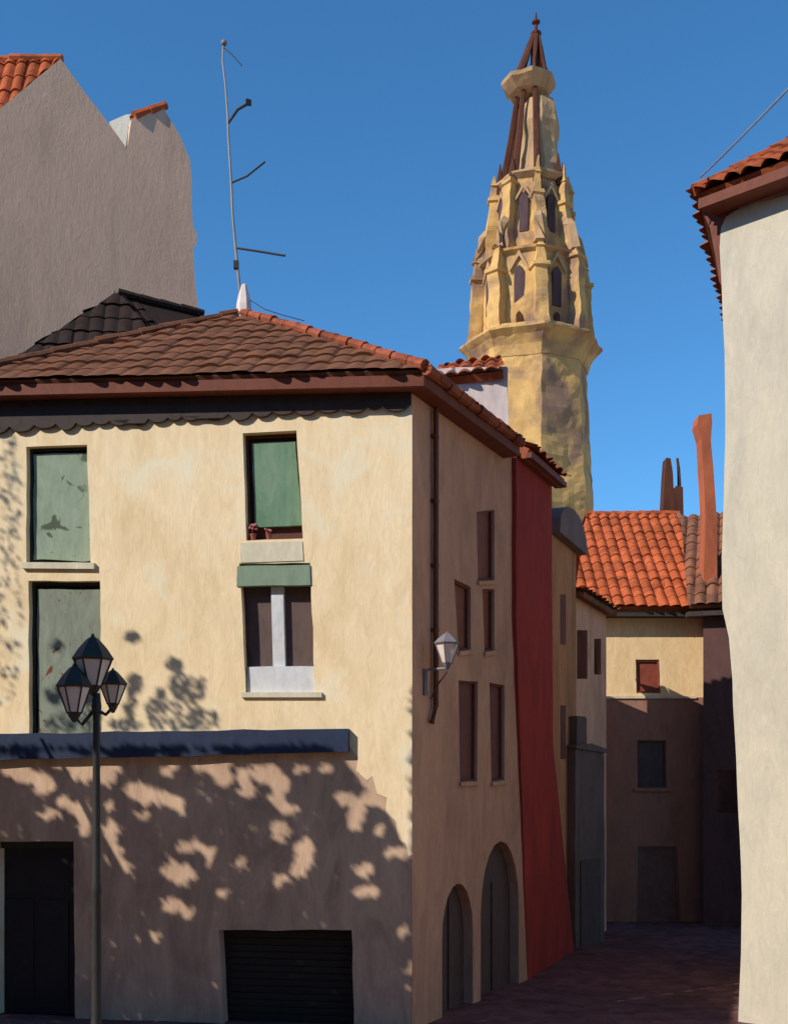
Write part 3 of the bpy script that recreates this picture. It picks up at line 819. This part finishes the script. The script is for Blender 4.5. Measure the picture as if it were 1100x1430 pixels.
corn = octo('cornice', [(75, 522), (79, 508), (86, 497), (93, 490), (93, 487), (86, 485), (82, 480)], 'sandstone', tw)
belf = octo('belfry', [(66, 484), (64, 375), (60, 372)], 'sandstone', tw)
def ang(k): return ROT + k * math.pi / 4
def pier(bm, cx, R0, R1, y0, y1, wd, ang_, ytip):
    """a square buttress pier with pyramid pinnacle"""
    c0 = Vector(((cx - HX) * K, TD, 0)); d = Vector((math.sin(ang_), math.cos(ang_), 0)); t = Vector((d.y, -d.x, 0))
    def ring(R, y, w): 
        c = c0 + d * R * K; c.z = tz(y); h = w * K
        return [bm.verts.new(c + d * h * i + t * h * j) for i, j in ((-1, -1), (-1, 1), (1, 1), (1, -1))]
    Rm = R1
    rs = [ring(R0, y0, wd), ring((R0 + R1) / 2, (y0 + y1) / 2, wd * .95), ring(R1, y1, wd * .85), ring(R1, y1 - 2, wd * 1.15), ring(R1, y1 - 7, wd * 1.1), ring(R1, y1 - 8, wd * .7), ring(R1, (y1 + ytip) / 2 - 4, wd * .42), ring(R1, (y1 + ytip) / 2 - 5, wd * .62), ring(R1, (y1 + ytip) / 2 - 8, wd * .38), ring(R1, ytip, wd * .10)]
    for a, b in zip(rs, rs[1:]):
        for k in range(4): bm.faces.new([a[k], a[(k + 1) % 4], b[(k + 1) % 4], b[k]])
    bm.faces.new(rs[0][::-1]); bm.faces.new(rs[-1]); erode(bm, .4, .17)
rt = random.Random(5)
for k in range(8):
    bm = bmesh.new(); pier(bm, 740, 79, 75, 484, 400 + rt.uniform(-14, 10), 9.5, ang(k), 352 + rt.uniform(-8, 12))
    link('buttress', bm, 'sandstone', belf)
def opening_bm(bm, cx, Rf, y0, y1, hw_, k, th=2.2):
    a = ROT + (k + .5) * math.pi / 4; d = Vector((math.sin(a), math.cos(a), 0)); t = Vector((d.y, -d.x, 0))
    c0 = Vector(((cx - HX) * K, TD, 0)) + d * Rf * K
    pts = [(-hw_, y0), (hw_, y0), (hw_, y1 + hw_ * 1.3), (hw_ * .6, y1 + hw_ * .5), (0, y1), (-hw_ * .6, y1 + hw_ * .5), (-hw_, y1 + hw_ * 1.3)]
    v = []
    for q, y in pts:
        p = c0 + t * q * K; p.z = tz(y); v.append(p)
    prism_bm(bm, v, d * th * K)
for k in range(8):
    bm = bmesh.new(); opening_bm(bm, 740, 65, 452, 398, 7, k); link('belfry_opening', bm, 'opening', belf)
    bm = bmesh.new(); opening_bm(bm, 740, 65.5, 479, 460, 4, k, 2.8); link('niche', bm, 'spire', belf)
lant = octo('lantern', [(52, 376), (47, 330), (42, 275), (40, 262), (33, 256)], 'sandstone', tw, 742)
for k in range(8):
    bm = bmesh.new(); pier(bm, 742, 61, 52, 378, 300 + rt.uniform(-20, 14), 8, ang(k), 255 + rt.uniform(-14, 22))
    link('buttress', bm, 'sandstone', lant)
    bm = bmesh.new(); opening_bm(bm, 742, 46.5, 345, 292, 6, k, 3.5); link('lantern_opening', bm, 'opening', lant)
    # crockets under the ledge
oct2 = octo('cornice', [(62, 382), (70, 377), (71, 374), (56, 371)], 'sandstone', tw)
octo('cornice', [(42, 268), (48, 262), (48, 259), (36, 255)], 'stonepink', tw, 744)
spt = octo('spire_core', [(36, 262), (31, 240), (27, 222), (24, 200), (26, 178), (24, 160), (21, 146), (12, 137)], 'stonepink', tw, 752)
for k in range(8):
    a = ang(k); d = Vector((math.sin(a), math.cos(a), 0))
    c = Vector(((743 - HX) * K, TD, 0))
    c2 = Vector(((742 - HX) * K, TD, 0)); p = c2 + d * 46 * K; p.z = tz(276)
    q = c2 + d * 44 * K; q.z = tz(226 + rt.uniform(-16, 14))
    link('pinnacle', tube_bm(bmesh.new(), [p, (p + q) / 2, q], [.30, .2, .04], 5), 'spire', lant)
    for kk, (cx, Rr, y) in enumerate(((740, 74, 372), (741, 57, 378))):
        p = Vector(((cx - HX) * K, TD, 0)) + d * Rr * K; p.z = tz(y); q = Vector(((741 - HX) * K, TD, 0)) + d * (Rr - 14) * K; q.z = tz(y - 42)
        if kk == 0: link('flying_buttress', tube_bm(bmesh.new(), [p, p.lerp(q, .55) + Vector((0, 0, .5)), q], [.42, .36, .34], 5), 'stonepink', lant)
    if d.x > .5: continue
    pts = []
    for R_, y in ((46, 292), (38, 240), (29, 190), (25, 160), (21, 134)):
        p = c + d * R_ * K; p.z = tz(y); pts.append(p)
    link('spire_rib', tube_bm(bmesh.new(), pts, [.26, .22, .19, .17, .15], 5), 'spire', spt)
for k in range(8):                                  # gablets over the belfry openings and the arches of the lantern
    for cx, Rf, y, wd, hh, par in ((740, 66, 402, 13, 24, belf), (742, 47.5, 298, 11, 20, lant)):
        a = ROT + (k + .5) * math.pi / 4; d = Vector((math.sin(a), math.cos(a), 0)); t = Vector((d.y, -d.x, 0))
        c0 = Vector(((cx - HX) * K, TD, 0)) + d * Rf * K
        v = []
        for q, yy in ((-wd, y + 4), (-wd, y), (0, y - hh), (wd, y), (wd, y + 4), (0, y - hh + 8)):
            p = c0 + t * q * K; p.z = tz(yy); v.append(p)
        bm = bmesh.new(); prism_bm(bm, [v[0], v[1], v[2], v[5]], d * 3 * K); prism_bm(bm, [v[5], v[2], v[3], v[4]], d * 3 * K)
        link('gablet', bm, 'stonepink', par)
ring = octo('spire_gallery', [(16, 139), (26, 134), (35, 122), (36, 117), (30, 114), (22, 116)], 'stonepink', tw, 738)
for k in range(8):
    a = ang(k); d = Vector((math.sin(a), math.cos(a), 0)); c = Vector(((741 - HX) * K, TD, 0)); pts = []
    for R_, y in ((27, 115), (17, 95), (10, 70), (3, 46)):
        p = c + d * R_ * K + Vector(((748 - 741) * K * (115 - y) / 69, 0, 0)); p.z = tz(y); pts.append(p)
    link('spire_rib', tube_bm(bmesh.new(), pts, [.16, .16, .15, .12], 5), 'spire', ring)
c = Vector(((746 - HX) * K, TD, 0))
bm = bmesh.new(); lathe_bm(bm, c, [(.55, tz(116)), (.35, tz(100)), (.08, tz(90))], 6); link('finial', bm, 'spire', ring)
c = Vector(((748 - HX) * K, TD, 0)); bm = bmesh.new()
lathe_bm(bm, c, [(.12, tz(52)), (.32, tz(49)), (.34, tz(46)), (.12, tz(43)), (.10, tz(34)), (.26, tz(32)), (.26, tz(30)), (.08, tz(28)), (.05, tz(18))], 8)
link('finial', bm, 'spire', ring)
# ================================================================== LAMPS
def lantern(parent, c, w, hc, hg, m_cap, m_glass, seg=6, bars=True):
    """c: top point of the glass; hc cap height, hg glass height"""
    c = Vector(c)
    g = link('lantern', lathe_bm(bmesh.new(), c, [(w * .16, -hg), (w * .20, -hg + .01), (w * .44, -.01), (w * .44, 0)], seg, .3), m_glass, parent)
    link('cap', lathe_bm(bmesh.new(), c, [(w * .50, 0.0), (w * .53, .02), (w * .36, hc * .45), (w * .20, hc * .72), (w * .15, hc * .8), (w * .05, hc * .9), (w * .03, hc)], seg, .3), m_cap, g)
    bm = bmesh.new()
    for k in range(seg):
        a = .3 + 2 * math.pi * k / seg; d = Vector((math.sin(a), math.cos(a), 0))
        tube_bm(bm, [c + d * w * .47, c + d * w * .20 - Vector((0, 0, hg))], w * .026, 5)
    lathe_bm(bm, c - Vector((0, 0, hg)), [(w * .05, -.10), (w * .14, -.05), (w * .21, 0), (w * .21, .015)], seg, .3)
    link('cage', bm, m_cap, g)
    return g


LD = 13.0; LB = P(135, 1085, LD); LB.z = 0
lamp = thing('street_lamp', 'dark iron street lamp post with three lanterns in front of the cream facade', 'street lamp', LB)
ptop = P(133, 968, LD)
prof = [(.17, 0), (.17, .25), (.12, .32), (.11, .9), (.085, 1.0), (.056, 1.2), (.050, 2.6), (.062, 2.65), (.048, 2.75), (.040, ptop.z - .25), (.06, ptop.z - .15), (.04, ptop.z)]
post = link('post', lathe_bm(bmesh.new(), LB, prof, 12), 'iron', lamp, True)
lantern(lamp, P(130, 922, LD), .44, .30, .30, 'iron', 'lampglass')
lantern(lamp, P(104, 960, LD - .15), .38, .27, .29, 'iron', 'lampglass')
lantern(lamp, P(158, 957, LD + .25), .31, .20, .22, 'iron', 'lampglass')
for p0, lo, to in (((133, 990), (115, 1012), (105, 1001)), ((133, 990), (148, 998), (158, 988))):
    curve_obj('arm', [P(*p0, LD), P(*lo, LD), P(*to, LD)], .022, 'iron', lamp, 6)

arm_s, arm_z = SD.uv(592, 935)
mp_ = SD.pt(arm_s, arm_z, 0.0)
wl = thing('wall_lamp', 'small purple grey wall lantern on a bracket at the shaded house corner', 'wall lamp', mp_)
tip = SD.pt(arm_s, arm_z, 0.40)
lantern(wl, tip + Vector((0, 0, .38)), .40, .20, .30, 'greyiron', 'lampglass2')
curve_obj('bracket', [SD.pt(arm_s, arm_z - .34, .03), SD.pt(arm_s, arm_z - .02, .04), SD.pt(arm_s, arm_z, .08), tip, tip + Vector((0, 0, .04))], .022, 'greyiron', wl)
bm = bmesh.new(); box_bm(bm, SD.pt(arm_s, arm_z - .2, .02), .10, .04, .42, math.atan2(SD.u.y, SD.u.x)); link('wall_plate', bm, 'greyiron', wl)
curve_obj('stay', [SD.pt(arm_s + .2, arm_z - .45, .03), SD.pt(arm_s + .1, arm_z - .25, .18), tip - Vector((0, 0, .05))], .014, 'pipe', wl)

# ================================================================== TREE in the square (out of the picture, it dapples the facade)
dap = [(20, 1075, 22, 8), (45, 1085, 25, 8), (65, 1100, 14, 8), (95, 1068, 30, 7), (118, 1078, 20, 14), (152, 1078, 14, 18), (88, 1120, 8, 7), (110, 1130, 14, 10), (118, 1150, 8, 16), (70, 1137, 14, 5),
       (152, 1125, 6, 9), (155, 1165, 9, 20), (160, 1195, 12, 13), (178, 1212, 6, 6), (187, 1100, 12, 12), (205, 1110, 14, 14), (225, 1115, 20, 8), (243, 1118, 12, 7), (252, 1132, 6, 6), (200, 1140, 7, 7), (235, 1072, 7, 8),
       (283, 1068, 18, 8), (312, 1068, 12, 6), (312, 1086, 13, 12), (340, 1082, 12, 10), (345, 1105, 12, 9), (372, 1080, 20, 14), (392, 1095, 14, 10), (385, 1114, 12, 7), (402, 1130, 14, 7),
       (262, 1182, 18, 8), (290, 1187, 10, 6), (240, 1215, 14, 13), (258, 1222, 14, 16), (240, 1265, 16, 10), (262, 1275, 8, 8), (205, 1308, 14, 9), (218, 1370, 8, 22), (390, 1160, 11, 14), (425, 1192, 15, 24),
       (414, 1216, 8, 8), (388, 1230, 9, 8), (310, 1248, 7, 6), (295, 1205, 8, 6), (335, 1203, 7, 6), (482, 1115, 14, 9), (500, 1132, 12, 14), (522, 1112, 18, 14), (495, 1148, 8, 10), (530, 1160, 7, 7),
       (545, 1190, 9, 6), (565, 1188, 14, 9), (510, 1215, 10, 10), (510, 1245, 22, 8), (562, 1300, 7, 9), (578, 1345, 5, 14), (420, 1075, 10, 5), (455, 1072, 8, 6)]
spots = [(60, 960, 12, 12), (98, 930, 10, 9), (112, 965, 12, 8), (66, 890, 8, 7), (185, 890, 11, 7), (243, 928, 12, 9), (250, 955, 14, 16), (272, 958, 16, 18), (225, 968, 6, 7), (188, 955, 10, 14), (182, 985, 9, 20), (218, 992, 14, 18), (255, 985, 22, 18), (282, 1004, 26, 16), (175, 1012, 22, 9), (240, 1012, 40, 8), (120, 1000, 22, 22), (75, 1000, 25, 16), (15, 690, 16, 95), (12, 850, 18, 130)]
def shade(x, y):
    if y < 1056 or x > 598:
        if x < 8 and y > 930: return True
        for (cx, cy, rx, ry) in spots:
            if ((x - cx) / rx) ** 2 + ((y - cy) / ry) ** 2 < 1: return True
        return False
    lim = 1056
    for (xa, ya), (xb, yb) in (((478, 1056), (520, 1122)), ((520, 1122), (545, 1140)), ((545, 1140), (560, 1188)), ((560, 1188), (600, 1200))):
        if xa <= x <= xb: lim = ya + (x - xa) / (xb - xa) * (yb - ya)
    if y < lim: return False
    for (cx, cy, rx, ry) in dap:
        if ((x - cx) / (rx * .92 + 5)) ** 2 + ((y - cy) / (ry * .92 + 4.5)) ** 2 < 1: return False
    return True
cc = FR.pt(*FR.uv(250, 1200)) + S3 * 10.5
tb = Vector((cc.x, cc.y, 0))
tree = thing('plane_tree', 'big leafy plane tree standing in the square opposite the cream facade', 'tree', tb)
bm = bmesh.new(); rl = random.Random(11)
cnt = 0; target = 40000
while cnt < target:
    x = rl.uniform(-260, 600); y = rl.uniform(600, 1520) if rl.random() < .12 else rl.uniform(1030, 1500)
    if cnt < 1500:
        sp = rl.choice(spots); a = rl.uniform(0, 6.283); r = math.sqrt(rl.random()); x = sp[0] + sp[2] * r * math.cos(a); y = sp[1] + sp[3] * r * math.sin(a)
    if not shade(x, y): continue
    if x < -120 and y < 1000: continue
    s_, z_ = FR.uv(x, y)
    rx = (x - 140) / 470; ry = (y - 1230) / 330
    th = math.sqrt(max(0.12, 1 - min(1, rx * rx) * .8 - min(1, ry * ry) * .4))
    t = 10.5 + rl.uniform(-1, 1) * 2.2 * th
    p = FR.pt(s_, z_) + S3 * t
    if y < 1056: sz = rl.uniform(.035, .06)
    else: sz = rl.uniform(.05, .11)
    a = Vector((rl.gauss(0, 1), rl.gauss(0, 1), rl.gauss(0, 1))).normalized(); b = a.cross(Vector((rl.gauss(0, 1), rl.gauss(0, 1), rl.gauss(0, 1)))).normalized()
    v = [bm.verts.new(p + a * sz), bm.verts.new(p + b * sz * .6), bm.verts.new(p - a * sz * .9), bm.verts.new(p - b * sz * .6)]
    bm.faces.new(v); cnt += 1
cnt = 0
while cnt < 7000:                                   # extra unseen leaves added to shade the mouth of the alley
    gx, gy = rl.uniform(.6, 6.7), rl.uniform(16.2, 22.6)
    if gy > C0.y + (gx - C0.x) * math.cos(SUN_AZ) / math.sin(SUN_AZ) + 1.3 or gx > 5.4 + max(-.05, (gy - 18.6) * .37): continue
    p = Vector((gx, gy, 0)) + S3 * rl.uniform(16.5, 19.5)
    if px(p)[0] > -70: continue
    k_ = (p - FR.a).dot(FR.n) / S3.dot(FR.n); h_ = p - S3 * k_
    if -1 < (h_ - FR.a).dot(FR.u) < FR.len + .07 and -.1 < h_.z < WT + 1: continue
    sz = rl.uniform(.10, .18)
    a = Vector((rl.gauss(0, 1), rl.gauss(0, 1), rl.gauss(0, 1))).normalized(); b = a.cross(Vector((rl.gauss(0, 1), rl.gauss(0, 1), rl.gauss(0, 1)))).normalized()
    bm.faces.new([bm.verts.new(p + a * sz), bm.verts.new(p + b * sz * .6), bm.verts.new(p - a * sz * .9), bm.verts.new(p - b * sz * .6)]); cnt += 1
me = bpy.data.meshes.new('crown'); bm.to_mesh(me); bm.free(); cr = bpy.data.objects.new('crown', me); COL.objects.link(cr); me.materials.append(M['leaf']); cr.parent = tree; cr.matrix_parent_inverse = parent_inv(tree)
bm = bmesh.new()
top = Vector((cc.x, cc.y, cc.z - 1.5))
tube_bm(bm, [tb, tb + Vector((.05, 0, 1.2)), tb + Vector((.1, .05, 4)), Vector((tb.x, tb.y, 6.6))], [.42, .30, .26, .22], 10)
for k in range(7):
    a = k * 2 * math.pi / 7 + .3; rr = rl.uniform(1.4, 2.6)
    e = Vector((tb.x + math.cos(a) * rr, tb.y + math.sin(a) * rr, cc.z - 1.2 + rl.uniform(-1, 1.2)))
    s_ = Vector((tb.x, tb.y, 6.2))
    tube_bm(bm, [s_, s_.lerp(e, .5) + Vector((0, 0, .3)), e], [.13, .08, .03], 6)
link('trunk', bm, 'bark', tree)

# ================================================================== UNSEEN HOUSES added around the square to block sky light
TW = Wall((16, -13), (-30, -13))
te = thing('sky_blocking_house', 'long red brown town house with shuttered windows added unseen across the square to block sky light', 'house', (-6, -13, 0))
slab('wall', TW, [(0, 0), (46, 0), (46, 22), (0, 22)], [], -8, 0, 'ochre', te)
for i in range(10):
    for j in range(6):
        q = 2 + i * 4.4; z = 1.0 + j * 3.5
        slab('window', TW, [(q, z), (q + 1.3, z), (q + 1.3, z + 2.1), (q, z + 2.1)], [], .003, .06, 'winbrown', te)
e0, e1 = TW.pt(-.5, 22.2, .6), TW.pt(46.5, 22.2, .6)
slope('roof', [e0, e1, e1 - TW.n * 5 + Vector((0, 0, 2.2)), e0 - TW.n * 5 + Vector((0, 0, 2.2))], 'roofred', te, .6, .08, 1.2, 99)

TW2 = Wall((-34, -12), (-34, 20))
te2 = thing('sky_blocking_house', 'tall brown town house with shuttered windows added unseen on the far left side of the square to block sky light', 'house', (-34, 4, 0))
slab('wall', TW2, [(0, 0), (32, 0), (32, 17), (0, 17)], [], -8, 0, 'umberwall', te2)
for i in range(7):
    for j in range(4):
        q = 2 + i * 4.3; z = 1.0 + j * 3.9
        slab('window', TW2, [(q, z), (q + 1.3, z), (q + 1.3, z + 2.1), (q, z + 2.1)], [], .003, .06, 'winbrown', te2)
e0, e1 = TW2.pt(-.5, 17.2, .6), TW2.pt(32.5, 17.2, .6)
slope('roof', [e0, e1, e1 - TW2.n * 5 + Vector((0, 0, 2.2)), e0 - TW2.n * 5 + Vector((0, 0, 2.2))], 'roofred', te2, .6, .08, 1.2, 98)

# ================================================================== LIGHT, SKY, CAMERA
w = bpy.data.worlds.new('World'); S.world = w; w.use_nodes = True
nt = w.node_tree
sky = nt.nodes.new('ShaderNodeTexSky'); sky.sky_type = 'NISHITA'; sky.sun_disc = False
sky.sun_elevation = SUN_EL; sky.sun_rotation = math.pi + SUN_AZ        # the sun stands behind the viewer's left shoulder
sky.altitude = 0; sky.air_density = 1.0; sky.dust_density = 0.0; sky.ozone_density = 10.0
bg = nt.nodes['Background']; bg.inputs['Strength'].default_value = 0.125
hs = nt.nodes.new('ShaderNodeHueSaturation'); hs.inputs['Hue'].default_value = 0.491; hs.inputs['Saturation'].default_value = 1.07
nt.links.new(sky.outputs['Color'], hs.inputs['Color']); nt.links.new(hs.outputs['Color'], bg.inputs['Color'])
sun = bpy.data.lights.new('sun', 'SUN'); sun.energy = 3.7; sun.angle = R(0.4); sun.color = (1.0, 0.93, 0.82)
so_ = bpy.data.objects.new('sun', sun); COL.objects.link(so_)
so_.rotation_euler = S3.to_track_quat('Z', 'Y').to_euler()
cam = bpy.data.cameras.new('camera'); co = bpy.data.objects.new('camera', cam); COL.objects.link(co)
co.location = (0, 0, EYE); co.rotation_euler = (R(90), 0, 0)
cam.sensor_fit = 'VERTICAL'; cam.sensor_height = 36; cam.lens = F / 1430 * 36
cam.shift_y = (HY - 715) / 1430; cam.clip_start = 0.1; cam.clip_end = 3000
S.camera = co
S.view_settings.view_transform = 'Standard'; S.view_settings.look = 'None'
S.view_settings.exposure = 0.42; S.view_settings.gamma = 1.0; S.view_settings.use_curve_mapping = False
